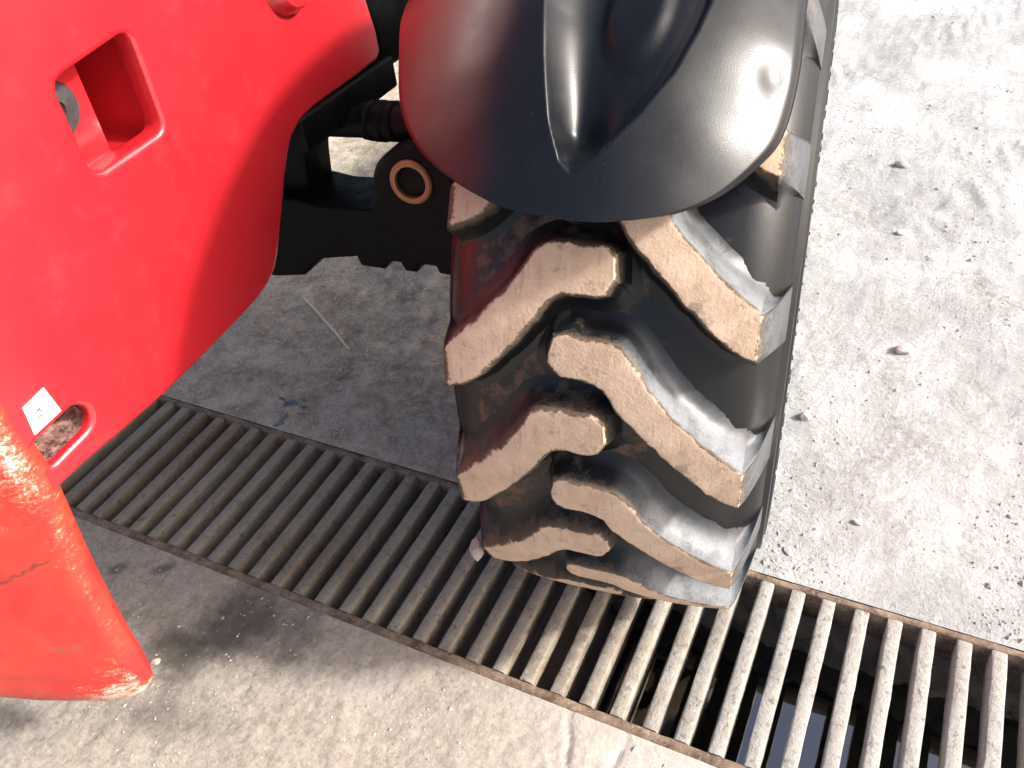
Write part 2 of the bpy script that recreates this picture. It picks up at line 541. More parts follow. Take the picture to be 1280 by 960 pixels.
def plate(name, loops, thick, bevel, mat, parent, frame, res=3):
    """a flat plate with holes: loops = outline then holes in 2D; frame = 4x4 that maps (a, b, 0) into place"""
    cu = bpy.data.curves.new(name + '_curve', 'CURVE')
    cu.dimensions = '2D'
    cu.fill_mode = 'BOTH'
    cu.extrude = thick / 2 - bevel
    cu.bevel_depth = bevel
    cu.bevel_resolution = res
    cu.offset = -bevel
    for lp in loops:
        s = cu.splines.new('POLY')
        s.points.add(len(lp) - 1)
        for p, q in zip(s.points, lp):
            p.co = (q[0], q[1], 0, 1)
        s.use_cyclic_u = True
    co = bpy.data.objects.new(name + '_tmp', cu)
    COL.objects.link(co)
    dg = bpy.context.evaluated_depsgraph_get()
    me = bpy.data.meshes.new_from_object(co.evaluated_get(dg))
    bpy.data.objects.remove(co)
    bpy.data.curves.remove(cu)
    me.name = name
    me.transform(frame)
    me.materials.clear()
    me.materials.append(M[mat])
    o = bpy.data.objects.new(name, me)
    COL.objects.link(o)
    fix_normals(o)
    for p in me.polygons:
        p.use_smooth = True
    me.set_sharp_from_angle(angle=math.radians(40))
    o.parent = parent
    return o


def rounded_box(name, lo, hi, bev, mat, parent, seg=3):
    bm = bmesh.new()
    bmesh.ops.create_cube(bm, size=1)
    for v in bm.verts:
        v.co = Vector([lo[i] + (hi[i] - lo[i]) * (v.co[i] + 0.5) for i in range(3)])
    bmesh.ops.bevel(bm, geom=bm.edges[:], offset=bev, segments=seg, affect='EDGES', profile=0.5)
    me = bpy.data.meshes.new(name)
    bm.to_mesh(me); bm.free()
    me.materials.append(M[mat])
    for p in me.polygons:
        p.use_smooth = True
    me.set_sharp_from_angle(angle=math.radians(35))
    o = bpy.data.objects.new(name, me)
    COL.objects.link(o)
    o.parent = parent
    return o


def revolve(name, prof, axis_o, axis_d, mat, parent, seg=48, cap=True):
    """prof = list of (distance along axis, radius)"""
    d = Vector(axis_d).normalized()
    a = d.orthogonal().normalized(); b2 = d.cross(a)
    o0 = Vector(axis_o)
    V = []
    for (t, r) in prof:
        for k in range(seg):
            an = 2 * PI * k / seg
            V.append(o0 + d * t + (a * math.cos(an) + b2 * math.sin(an)) * r)
    F = [tuple(f) for f in grid_faces(len(prof), seg, wrap_c=True)]
    if cap:
        F.append(tuple(range(seg)))
        F.append(tuple(range((len(prof) - 1) * seg, len(prof) * seg)))
    ob = link_mesh(name, V, F, mat, parent)
    fix_normals(ob)
    ob.data.set_sharp_from_angle(angle=math.radians(40))
    return ob


# ------------------------------------------------------------------ setting: ground, slab, drain
Y_NEAR, Y_FAR = 0.668, 1.022


def ground_h(x, y):
    h = 0.010 * fbm(x * 2.3, y * 2.3, 3) + 0.0026 * fbm(x * 11, y * 11, 4, 0.6) + 0.0014 * fbm(x * 60 + 3, y * 60, 3, 0.7)
    h += 0.007 * np.maximum(0, fbm(x * 7 + 40, y * 7, 3) - 0.2) * (0.5 + np.abs(fbm(x * 40, y * 40, 2)))
    # tyre tracks pressed into the dust on the right
    for (cx, cy, dx, dy, ln, wd) in ((0.16, 2.85, 0.35, 0.94, 1.3, 0.17), (-0.15, 3.9, 0.55, 0.83, 1.5, 0.16), (-1.35, 1.38, 0.80, 0.60, 0.35, 0.14)):
        a = (x - cx) * dx + (y - cy) * dy; c = -(x - cx) * dy + (y - cy) * dx
        m_ = sstep(ln / 2, ln / 2 - 0.2, np.abs(a)) * sstep(wd, wd - 0.07, np.abs(c))
        ph = (a + 0.9 * np.abs(c)) / 0.105 + 0.5 * perlin(x * 5, y * 5)
        h += m_ * (0.0065 * (sstep(-0.15, 0.45, np.sin(ph * 2 * PI)) - 0.5) * (0.6 + 0.6 * perlin(x * 6 + 9, y * 6)))
    h += sstep(-0.5, -0.8, x) * (0.0034 * fbm(x * 24 + 8, y * 30, 4, 0.7) + 0.004 * np.maximum(0, fbm(x * 9, y * 16 + 3, 3)))
    edge = sstep(Y_FAR + 0.01, Y_FAR + 0.16, y)
    near_tyre = 1 - 0.85 * np.exp(-(((x + 0.37) / 0.28) ** 2 + ((y - 1.18) / 0.25) ** 2) ** 2)
    return h * edge * near_tyre - 0.0015


def slab_h(x, y):
    h = 0.0045 * fbm(x * 3.1 + 7, y * 3.1, 3) + 0.0016 * fbm(x * 26, y * 26, 4, 0.6) + 0.0008 * fbm(x * 90, y * 90, 2)
    for pts in (((-0.352, 0.66), (-0.345, 0.625), (-0.330, 0.60), (-0.322, 0.565), (-0.30, 0.52)), ((-0.247, 0.66), (-0.250, 0.60), (-0.262, 0.54))):
        d = np.full(np.shape(x), 9.0)
        for (ax, ay), (bx, by) in zip(pts[:-1], pts[1:]):
            L2 = (bx - ax) ** 2 + (by - ay) ** 2
            t = np.clip(((x - ax) * (bx - ax) + (y - ay) * (by - ay)) / L2, 0, 1)
            d = np.minimum(d, np.hypot(x - ax - t * (bx - ax), y - ay - t * (by - ay)))
        h -= 0.006 * sstep(0.007, 0.0, d + 0.002 * perlin(x * 80, y * 80))
    edge = sstep(0.648, 0.60, y)
    return h * (0.35 + 0.65 * edge) - 0.001


def graded(dense_lo, dense_hi, step, lo, hi, grow=1.12):
    a = list(np.arange(dense_lo, dense_hi, step)) + [dense_hi]
    s = step
    while a[-1] < hi:
        s *= grow; a.append(min(hi, a[-1] + s))
    s = step; left = [dense_lo]
    while left[-1] > lo:
        s *= grow; left.append(max(lo, left[-1] - s))
    return np.array(left[:0:-1] + a)


def sheet(name, xs, ys, hf, mat):
    X, Y = np.meshgrid(xs, ys)
    Z = hf(X, Y)
    V = np.stack([X.ravel(), Y.ravel(), Z.ravel()], 1)
    o = link_mesh(name, V, grid_faces(len(ys), len(xs)), mat)
    tag(o, kind='structure')
    return o


ys_far = [Y_FAR + 0.014]
s = 0.0065
while ys_far[-1] < 60:
    s *= 1.0105 if ys_far[-1] < 5 else 1.2
    ys_far.append(ys_far[-1] + s)
sheet('ground', graded(-2.7, 1.7, 0.0085, -60, 60, 1.2), np.array(ys_far), ground_h, 'ground')
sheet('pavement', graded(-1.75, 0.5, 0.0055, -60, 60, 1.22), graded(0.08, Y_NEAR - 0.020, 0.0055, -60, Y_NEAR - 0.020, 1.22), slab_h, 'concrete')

# drain channel: walls and bottom in one rough sheet
xs = graded(-2.6, 0.9, 0.012, -6, 6, 1.25)
prof = [(Y_FAR + 0.0135, -0.002 - 0.0)]
prof = [(Y_FAR + 0.014, -0.055 - 0.02 * k) for k in range(16)] + [(Y_FAR - 0.02 - 0.033 * k, -0.40) for k in range(10)] + [(Y_NEAR - 0.019, -0.36 + 0.02 * k) for k in range(16)]
prof = np.array(prof)
X, K = np.meshgrid(xs, np.arange(len(prof)))
Yp = prof[K, 0]; Zp = prof[K, 1]
rough = 0.026 * fbm(X * 9, Zp * 9 + Yp * 5, 4, 0.6)
side = np.where(K < 16, -1.0, np.where(K >= 26, 1.0, 0.0))
fade = np.where((K == 0) | (K == len(prof) - 1), 0, 1)
Yp = Yp + side * np.abs(rough) * 1.3 * fade
Zp = Zp + rough * 0.5 * fade + np.where((K >= 16) & (K < 26), 0.24 * sstep(-0.15, -0.55, X), 0)
tag(link_mesh('drain_channel', np.stack([X.ravel(), Yp.ravel(), Zp.ravel()], 1), grid_faces(len(prof), len(xs)), 'drain'), kind='structure')
xs = np.linspace(-0.36, 4.0, 30)
X, Y = np.meshgrid(xs, np.linspace(Y_NEAR - 0.01, Y_FAR + 0.006, 6))
tag(link_mesh('drain_water', np.stack([X.ravel(), Y.ravel(), 0 * X.ravel() - 0.195], 1), grid_faces(6, len(xs)), 'water'), kind='structure')

# ------------------------------------------------------------------ drain grate
grate = bpy.data.objects.new('drain_grate', None); COL.objects.link(grate)
grate.location = (-0.6, (Y_NEAR + Y_FAR) / 2, 0)
tag(grate, 'long rusty steel drain grate with parallel bars set in the floor under the wheel', 'drain grate')


def rough_bar(name, lo, hi, nseg, mat, seed, amp=0.0012, axis=1, taper=0.0):
    """bar with rounded top edges and slightly uneven, worn sides along `axis`"""
    wx = hi[1 - axis] - lo[1 - axis]; hz = hi[2] - lo[2]; r = min(wx * 0.3, 0.004)
    cs = [(-wx / 2, -hz), (-wx / 2, -r), (-wx / 2 + r * 0.3, -r * 0.3), (-wx / 2 + r, 0), (0, 0.0006), (wx / 2 - r, 0), (wx / 2 - r * 0.3, -r * 0.3), (wx / 2, -r), (wx / 2, -hz)]
    V = []
    for i in range(nseg + 1):
        t = lo[axis] + (hi[axis] - lo[axis]) * i / nseg
        for j, (a, z) in enumerate(cs):
            n = amp * float(fbm(np.array(t * 30 + seed * 3.7), np.array(j * 0.8 + seed), 2))
            n2 = amp * float(fbm(np.array(t * 30 + seed * 1.3 + 50), np.array(j * 0.8 + seed), 2))
            q = [0, 0, 0]
            q[axis] = t; q[1 - axis] = (lo[1 - axis] + hi[1 - axis]) / 2 + a * (1 + taper * z / hz) + n; q[2] = hi[2] + z + (n2 if 0 < j < 8 else 0)
            V.append(q)
    nc = len(cs)
    F = [tuple(f) for f in grid_faces(nseg + 1, nc, wrap_c=True)] + [tuple(range(nc)), tuple(range(nseg * nc, (nseg + 1) * nc))]
    o = link_mesh(name, V, F, mat)
    fix_normals(o)
    o.data.set_sharp_from_angle(angle=math.radians(50))
    return o


variants = []
for k in range(-46, 16):
    x = -0.1107 + k * 0.0551
    jx = 0.0012 * math.sin(k * 2.3)
    if len(variants) < 8:
        o = rough_bar('bar', (-0.0124, Y_NEAR + 0.0005, -0.052), (0.0124, Y_FAR - 0.0005, -0.003), 14, 'grate', k + 60, 0.0008)
        variants.append(o.data)
    else:
        o = bpy.data.objects.new('bar', variants[(k * 5) % 8]); COL.objects.link(o)
    o.parent = grate
    o.location = (x + jx - grate.location.x, -grate.location.y, 0.0008 * math.sin(k * 1.7))
fr = []
for (y0, y1, zt) in ((Y_NEAR - 0.0195, Y_NEAR, -0.004), (Y_FAR, Y_FAR + 0.0138, -0.002)):
    V = []
    xs = np.arange(-3.4, 1.6, 0.02)
    cs = [(y0, -0.07), (y0, zt - 0.002), (y0 + 0.002, zt), ((y0 + y1) / 2, zt), (y1 - 0.002, zt), (y1, zt - 0.002), (y1, -0.07)]
    for x in xs:
        for j, (y, z) in enumerate(cs):
            n = 0.0012 * float(fbm(np.array(x * 14 + 5), np.array(j * 0.7 + y0 * 9), 3))
            V.append((x - grate.location.x, y + n - grate.location.y, z + (n if 0 < j < 6 else 0)))
    o = link_mesh('frame_rail', V, grid_faces(len(xs), len(cs)), 'frame', grate)
    fix_normals(o)

# ------------------------------------------------------------------ tractor
tractor = bpy.data.objects.new('tractor', None); COL.objects.link(tractor)
tractor.location = (-0.9, 1.2, 0)
bpy.context.view_layer.update()
tag(tractor, 'red tractor with black mudguard over a muddy lugged front tyre', 'tractor')
INV = Matrix.Translation((0.9, -1.2, 0))


def put(o):
    """part built in world coordinates: keep it there under the tractor"""
    o.parent = tractor
    o.matrix_parent_inverse = tractor.matrix_world.inverted()
    return o


# --- red side panel, a vertical plate at x = -0.9 facing +X
XP = -0.9
frame_yz = Matrix(((0, 0, 1, XP - 0.0175), (1, 0, 0, 0), (0, 1, 0, 0), (0, 0, 0, 1)))   # (a,b) -> y,z ; thickness along x
outline = [(0.380, 0.606), (0.432, 0.607), (0.488, 0.605), (0.571, 0.604), (0.65, 0.608), (0.744, 0.615), (0.790, 0.620), (0.820, 0.628), (0.845, 0.641), (0.862, 0.660),
           (0.882, 0.690), (0.905, 0.726), (0.927, 0.763), (0.947, 0.792), (0.964, 0.809), (0.982, 0.819), (1.005, 0.826), (1.03, 0.829), (1.068, 0.830), (1.15, 0.831), (1.222, 0.833), (1.234, 0.845),
           (1.234, 0.88), (1.226, 0.919), (1.217, 0.971), (1.20, 1.06), (1.17, 1.17), (1.12, 1.26), (1.03, 1.33), (0.80, 1.38), (0.55, 1.36), (0.42, 1.27), (0.385, 1.10), (0.372, 0.90), (0.360, 0.72), (0.355, 0.655), (0.358, 0.612)]


def round_rect(c4, r, n=5):
    out = []
    P = [Vector(p) for p in c4]
    for i, p in enumerate(P):
        a = (P[i - 1] - p).normalized(); b2 = (P[(i + 1) % 4] - p).normalized()
        p0 = p + a * r; p1 = p + b2 * r
        for k in range(n + 1):
            t = k / n
            out.append(tuple((1 - t) ** 2 * p0 + 2 * t * (1 - t) * p + t * t * p1))
    return out


pocket = round_rect([(0.616, 0.918), (0.740, 0.923), (0.741, 1.049), (0.617, 1.034)], 0.018)
sc_, sd = Vector((0.421, 0.6625)), Vector((1.0, 0.10)).normalized()
sn = Vector((-sd.y, sd.x)); sl, sr = 0.025, 0.0215
slot = [tuple(sc_ + sd * sl + sr * (sd * math.cos(t) + sn * math.sin(t))) for t in np.linspace(-PI / 2, PI / 2, 9)] + \
       [tuple(sc_ - sd * sl + sr * (sd * math.cos(t) + sn * math.sin(t))) for t in np.linspace(PI / 2, 3 * PI / 2, 9)]
panel = put(plate('side_panel', [outline, pocket, slot], 0.035, 0.007, 'red', None, frame_yz))
put_inv = tractor.matrix_world.inverted()


def sub(o, part):
    o.parent = part
    o.matrix_parent_inverse = (tractor.matrix_world @ put_inv).inverted()
    return o


# pocket tray: dished floor deeper towards the rear, with walls
n_ = 26
V = []
for i, t in enumerate(np.linspace(0, 1, n_)):
    for j, s_ in enumerate(np.linspace(0, 1, n_)):
        y = 0.600 + 0.157 * t; z = 0.902 + 0.163 * s_
        d = 0.032 + 0.17 * float(sstep(0.60, 0.74, t))
        if i in (0, n_ - 1) or j in (0, n_ - 1):
            d = 0.004
        V.append((XP - 0.028 - d + (0.0 if d > 0.01 else -0.002), y, z))
tray = sub(link_mesh('pocket_tray', V, grid_faces(n_, n_), 'red'), panel)
fix_normals(tray)
tray.data.set_sharp_from_angle(angle=math.radians(35))
bolt = sub(revolve('bolt', [(0, 0.034), (0.006, 0.034), (0.011, 0.030), (0.012, 0.011), (0.007, 0.009), (0.007, 0.0005)], (XP - 0.062, 0.642, 0.985), (1, 0, 0), 'steel', None, 28), panel)
# dark cavity behind the slot with a dirty lower lip
V = []; sp = [Vector(p) for p in slot]
for lv, (xx, kk) in enumerate(((XP - 0.010, 0.90), (XP - 0.034, 0.99), (XP - 0.110, 0.98), (XP - 0.112, 0.02))):
    for p in sp:
        q = sc_ + (p - sc_) * kk
        V.append((xx, q.x, q.y))
o = sub(link_mesh('slot_liner', V, grid_faces(4, len(sp), wrap_c=True), 'dirty_edge'), panel)
# white sticker with a few printed marks
q4 = [(0.398, 0.731), (0.393, 0.691), (0.436, 0.694), (0.432, 0.735)]
V = [(XP + 0.0012, a, b2) for a, b2 in q4] + [(XP + 0.0002, a, b2) for a, b2 in q4]
F = [(0, 1, 2, 3), (0, 4, 5, 1), (1, 5, 6, 2), (2, 6, 7, 3), (3, 7, 4, 0)]
nf = len(F)
for (a, b2, w_, h_) in ((0.4125, 0.716, 0.0055, 0.0022), (0.4145, 0.7125, 0.003, 0.002), (0.411, 0.7075, 0.006, 0.0018), (0.4165, 0.709, 0.0025, 0.0016), (0.405, 0.7125, 0.002, 0.0014), (0.413, 0.7045, 0.004, 0.0014)):
    i0 = len(V)
    V += [(XP + 0.0018, a - w_ / 2, b2 - h_ / 2), (XP + 0.0018, a + w_ / 2, b2 - h_ / 2), (XP + 0.0018, a + w_ / 2, b2 + h_ / 2), (XP + 0.0018, a - w_ / 2, b2 + h_ / 2)]
    F.append((i0, i0 + 1, i0 + 2, i0 + 3))
st = sub(link_mesh('sticker', V, F, 'sticker', smooth=False), panel)
st.data.materials.append(M['print'])
for p in st.data.polygons[nf:]:
    p.material_index = 1
st['label'] = 'small white sticker with black print'
boss = sub(revolve('boss', [(0, 0.050), (0.010, 0.046), (0.018, 0.042), (0.024, 0.036), (0.025, 0.014), (0.020, 0.012), (0.020, 0.001)], (XP - 0.001, 1.035, 1.020), (1, 0, 0), 'red', None, 36), panel)

# --- red nose below and in front of the panel: side flank and worn convex front
E_ = smooth_poly([(0.372, 0.90), (0.366, 0.80), (0.360, 0.72), (0.356, 0.674), (0.355, 0.63), (0.349, 0.576), (0.341, 0.505), (0.333, 0.427), (0.327, 0.349), (0.325, 0.290), (0.325, 0.255), (0.327, 0.240)], 4, False)
Bk = [(0.375, 0.90), (0.376, 0.80), (0.378, 0.72), (0.379, 0.674), (0.380, 0.63), (0.374, 0.576), (0.365, 0.505), (0.357, 0.427), (0.352, 0.349), (0.349, 0.290), (0.348, 0.255), (0.346, 0.240)]
Bk = smooth_poly([(a_ + 0.010 * min(1.0, (b_ - 0.2) / 0.1), b_) for a_, b_ in Bk], 4, False)
V = []; wear_shine = []
dirs = [(0.0, 0.0)]
ws = [0.0, 0.006, 0.016, 0.03, 0.05, 0.08, 0.12, 0.17, 0.23, 0.30, 0.38, 0.48, 0.60, 0.75]
for i, (e, k_) in enumerate(zip(E_, Bk)):
    row = [(XP - 0.10, k_[0] - 0.01, k_[1]), (XP - 0.012, k_[0] + 0.001, k_[1]), (XP - 0.003, k_[0], k_[1]), (XP, (e[0] + k_[0]) / 2 + 0.006, e[1]), (XP + 0.001, e[0] + 0.006, e[1])]
    wr = [0, 0, 0.1, 0.15, 0.35 + 0.55 * float(sstep(0.45, 0.70, e[1]))]  # pale upper edge: painted highlight mixed with chipped paint
    for w_ in ws[1:]:
        x = XP - w_ * 0.93
        y = e[0] - 0.62 * w_ + 0.42 * w_ * w_
        z = e[1] + 0.015 * math.sin(w_ * 9)
        low = max(0.0, (0.33 - e[1]) / 0.13)
        z += -0.0 * low
        row.append((x, y, z)); wr.append(0.6 * max(0.0, 1 - w_ * 32) * (0.3 + 0.7 * float(sstep(0.45, 0.70, e[1]))) + 1.1 * float(sstep(0.33, 0.25, e[1])) * max(0.0, 1 - w_ * 14) + 0.6 * float(sstep(0.42, 0.68, e[1])) * (0.5 + 0.5 * math.sin(w_ * 40 + e[1] * 30)))
    V += row; wear_shine += wr
nc = 5 + len(ws) - 1
# bottom rows: the lower lip, rounded and swept forward, then turned under
e, k_ = E_[-1], Bk[-1]
for (dy, dz, sh) in ((0.000, -0.012, 0.002), (0.000, -0.023, 0.008), (0.0, -0.032, 0.019), (0.002, -0.040, 0.036), (0.004, -0.045, 0.060), (0.01, -0.046, 0.085), (0.03, -0.042, 0.10)):
    base = V[(len(E_) - 1) * nc:(len(E_)) * nc]
    V += [(p[0] - 0.93 * sh, p[1] + dy - 0.5 * sh, p[2] + dz) for p in base]
    wear_shine += [1.1] * 8 + [0.8, 0.5, 0.3] + [0.25] * (nc - 11)
V = np.array(V)
# sweep the lower lip: towards the middle of the tractor it runs forward and slightly up
wcol = np.tile(np.array([0] * 5 + ws[1:]), len(V) // nc)
zz = V[:, 2]
lowf = sstep(0.60, 0.20, zz)
V[:, 2] += lowf * 0.40 * np.minimum(wcol, 0.3)
V[:, 1] -= lowf * 0.10 * wcol
V[:, 0] += 0.010 * sstep(0.34, 0.22, zz) * (wcol < 0.1)
nose = put(link_mesh('nose_weight', V, grid_faces(len(V) // nc, nc), 'worn_red', attrs={'wear_shine': wear_shine}))
fix_normals(nose)
nose['label'] = 'worn scratched red nose casting'

# --- black frame rail and inner guard behind the panel
put(rounded_box('frame_beam', (XP - 0.05, 0.985, 0.772), (XP + 0.004, 1.262, 0.8285), 0.006, 'iron', None))
put(rounded_box('inner_guard', (XP - 0.09, 1.228, 0.80), (XP - 0.005, 1.52, 1.38), 0.02, 'iron', None))
# --- hood and engine: the rest of the machine behind what is seen
put(rounded_box('hood', (-1.62, 0.62, 1.10), (XP - 0.06, 2.75, 1.62), 0.10, 'red', None, 5))
put(rounded_box('shade_box', (-0.90, 1.54, 0.22), (-0.66, 2.70, 0.72), 0.05, 'plastic', None, 4))  # unseen box added to shade the ground below the axle
put(rounded_box('engine_block', (-1.45, 1.40, 0.86), (-1.05, 2.60, 1.12), 0.03, 'iron', None))

# --- axle
fr_xz = lambda y: Matrix(((1, 0, 0, 0), (0, 0, -1, y), (0, 1, 0, 0), (0, 0, 0, 1)))
ax_pts = [(-1.30, 0.42), (-1.157, 0.425), (-1.079, 0.443), (-1.045, 0.475), (-1.026, 0.491), (-0.936, 0.513), (-0.93, 0.494), (-0.877, 0.496), (-0.862, 0.516), (-0.838, 0.518), (-0.830, 0.501), (-0.806, 0.503), (-0.794, 0.522),
          (-0.762, 0.524), (-0.757, 0.510), (-0.726, 0.510), (-0.715, 0.53), (-0.56, 0.53), (-0.50, 0.56), (-0.50, 0.60), (-0.62, 0.625), (-0.788, 0.632), (-0.904, 0.618), (-0.996, 0.610), (-1.05, 0.615), (-1.126, 0.612), (-1.30, 0.60)]
axle = put(plate('axle_beam', [ax_pts], 0.13, 0.008, 'iron', None, fr_xz(1.145)))
br = [(-1.30, 0.50), (-1.155, 0.545), (-1.045, 0.60), (-1.035, 0.667), (-1.030, 0.687), (-1.022, 0.733), (-1.015, 0.765), (-1.03, 0.790), (-1.08, 0.80), (-1.30, 0.82)]
put(plate('axle_bracket', [br], 0.08, 0.006, 'iron', None, fr_xz(1.16)))
kn = smooth_poly([(-0.845, 0.62), (-0.842, 0.680), (-0.822, 0.732), (-0.765, 0.768), (-0.715, 0.752), (-0.67, 0.715), (-0.60, 0.66), (-0.56, 0.55), (-0.70, 0.55)], 5)
knuckle = put(plate('steering_knuckle', [kn], 0.10, 0.012, 'iron', None, fr_xz(1.10)))
ring = sub(revolve('bushing_ring', [(0.0, 0.037), (0.010, 0.037), (0.013, 0.034), (0.012, 0.027), (-0.004, 0.026), (-0.004, 0.001)], (-0.753, 1.051, 0.712), (0.12, -1, 0.10), 'bronze', None, 40, cap=False), knuckle)
sub(revolve('bushing_pin', [(0.0, 0.0255), (0.004, 0.0255), (0.006, 0.022), (0.006, 0.001)], (-0.753, 1.050, 0.712), (0.12, -1, 0.10), 'iron', None, 32), knuckle)
rod = put(revolve('tie_rod', [(0, 0.026), (0.02, 0.026), (0.17, 0.026)], (-1.04, 1.12, 0.755), (1, 0.0, 0.08), 'iron', None, 28))
sub(revolve('gaiter', [(0, 0.020), (0.0, 0.031), (0.014, 0.033), (0.018, 0.029), (0.024, 0.034), (0.040, 0.034), (0.045, 0.029), (0.050, 0.033), (0.064, 0.033), (0.068, 0.028), (0.25, 0.026)], (-0.872, 1.118, 0.772), (1, 0, 0.08), 'iron', None, 32), rod)

# ------------------------------------------------------------------ front wheel
C = Vector((-0.3667, 1.1838, 0.5548)); R = 0.5548; HD = 0.14
XW = Matrix.Translation(C) @ Matrix.Rotation(HD, 4, 'Z')
CR = 0.37


def floor_r(u):
    return R - 0.041 - CR * u * u


def ring_pts(prof, nseg, extra=None):
    V = []
    for (u, r) in prof:
        for k in range(nseg):
            t = 2 * PI * k / nseg
            V.append((u, -r * math.sin(t), -r * math.cos(t)))
    return V


half = [(0.0, floor_r(0)), (0.04, floor_r(0.04)), (0.08, floor_r(0.08)), (0.12, floor_r(0.12)), (0.145, floor_r(0.145) - 0.001), (0.160, R - 0.055), (0.174, R - 0.064), (0.186, R - 0.076), (0.195, R - 0.090), (0.2000, R - 0.100), (0.2015, R - 0.106),
        (0.2075, R - 0.1085), (0.2090, R - 0.114), (0.2045, R - 0.1175), (0.2050, R - 0.127), (0.2115, R - 0.130), (0.2125, R - 0.137), (0.2085, R - 0.141), (0.2085, R - 0.150), (0.2125, R - 0.153), (0.2125, R - 0.160), (0.204, R - 0.176), (0.197, R - 0.195), (0.186, R - 0.215), (0.176, R - 0.226), (0.170, R - 0.232), (0.168, R - 0.246), (0.15, R - 0.25)]
prof = [(-u, r) for u, r in half[:0:-1]] + half
NS = 144
V = ring_pts(prof, NS)
dustv = []
for (u, r) in prof:
    d = 0.50 if abs(u) < 0.15 else (0.26 if r > R - 0.12 else 0.16)
    if u > 0.045: d -= 0.28
    dustv += [d] * NS
tyre = link_mesh('front_tyre', V, grid_faces(len(prof), NS, wrap_c=True), 'rubber', attrs={'dust': dustv})
fix_normals(tyre)
tyre.matrix_world = XW
put(tyre)
tyre['label'] = 'muddy black agricultural tyre with chevron lugs'


def wheel_sub(o):
    o.parent = tyre
    return o


# rim and hub
rimp = [(0.168, R - 0.245), (0.172, R - 0.238), (0.166, R - 0.236), (0.160, R - 0.252), (0.12, R - 0.265), (0.10, R - 0.30), (0.06, R - 0.31), (0.05, 0.20), (0.075, 0.14), (0.08, 0.09), (0.12, 0.085), (0.125, 0.001)]
rim = wheel_sub(link_mesh('rim', ring_pts([(-0.168, R - 0.245), (-0.172, R - 0.238), (-0.160, R - 0.256), (-0.1, R - 0.31)] + rimp[::1][::-1][-1:] * 0, 72) + ring_pts(rimp, 72),
                          list(map(tuple, grid_faces(4, 72, wrap_c=True))) + [tuple(int(a) + 4 * 72 for a in f) for f in grid_faces(len(rimp), 72, wrap_c=True)], 'red'))

# small moulded ticks on the outer rim guard
tickV, tickF = [], []
for k in range(120):
    t = 2 * PI * (k + 0.3 * math.sin(k * 1.9)) / 120
    for sgn in (1, -1):
        i0 = len(tickV)
        for (u, r) in ((0.2090, R - 0.156), (0.2140, R - 0.157), (0.2140, R - 0.168), (0.2060, R - 0.171)):
            for dt in (-0.003, 0.003):
                tt = t + dt
                tickV.append((sgn * u, -r * math.sin(tt), -r * math.cos(tt)))
        tickF += [(i0, i0 + 1, i0 + 3, i0 + 2), (i0 + 2, i0 + 3, i0 + 5, i0 + 4), (i0 + 4, i0 + 5, i0 + 7, i0 + 6), (i0, i0 + 2, i0 + 4, i0 + 6), (i0 + 1, i0 + 3, i0 + 5, i0 + 7)]
tk = wheel_sub(link_mesh('sidewall_ticks', tickV, tickF, 'rubber', smooth=False, attrs={'dust': [0.2] * len(tickV)}))
fix_normals(tk)
tk['kind'] = 'stuff'

# lugs ---------------------------------------------------------------
L_up = [(.019, .078), (.009, .093), (-.018, .094), (-.045, .096), (-.065, .084), (-.079, .045), (-.100, -.008), (-.127, -.060), (-.150, -.102), (-.178, -.153)]
L_lo = [(.021, .035), (.013, .008), (-.003, 0), (-.031, .003), (-.046, -.010), (-.061, -.045), (-.085, -.100), (-.108, -.148), (-.143, -.212), (-.178, -.240)]
R_up = [(-.040, .080), (-.030, .088), (-.008, .083), (.02, .081), (.037, .072), (.048, .045), (.066, -.005), (.090, -.055), (.118, -.102), (.148, -.146), (.175, -.186)]
R_lo = [(-.045, .046), (-.042, .018), (-.032, .003), (-.008, 0), (.008, -.006), (.02, -.02), (.034, -.060), (.05, -.090), (.083, -.147), (.119, -.209), (.152, -.257), (.175, -.276)]


def resample(P, n):
    P = smooth_poly(P, 8, False)
    q = P * np.array([1, R])
    s_ = np.concatenate([[0], np.cumsum(np.hypot(*np.diff(q, axis=0).T))])
    t = np.linspace(0, s_[-1], n)
    return np.stack([np.interp(t, s_, P[:, 0]), np.interp(t, s_, P[:, 1])], 1)


def top_env(u, h):
    """(u, r) of a point at signed lateral arc u, and fraction h (1 = lug top, 0 = carcass)"""
    a = abs(u); sg = 1 if u >= 0 else -1
    if a <= 0.175:
        rt = R - CR * a * a; ut = a
        rb = R - 0.041 - CR * a * a - 0.013 * float(sstep(0.14, 0.175, a)); ub = a
    else:
        k = (a - 0.175) / 0.125
        ut = 0.175 + 0.0275 * k ** 0.75; rt = R - 0.0113 - 0.0935 * k
        ub = 0.175 + 0.025 * k ** 0.8; rb = R - 0.066 - 0.040 * k
    return sg * (ub + (ut - ub) * h), rb + (rt - rb) * h


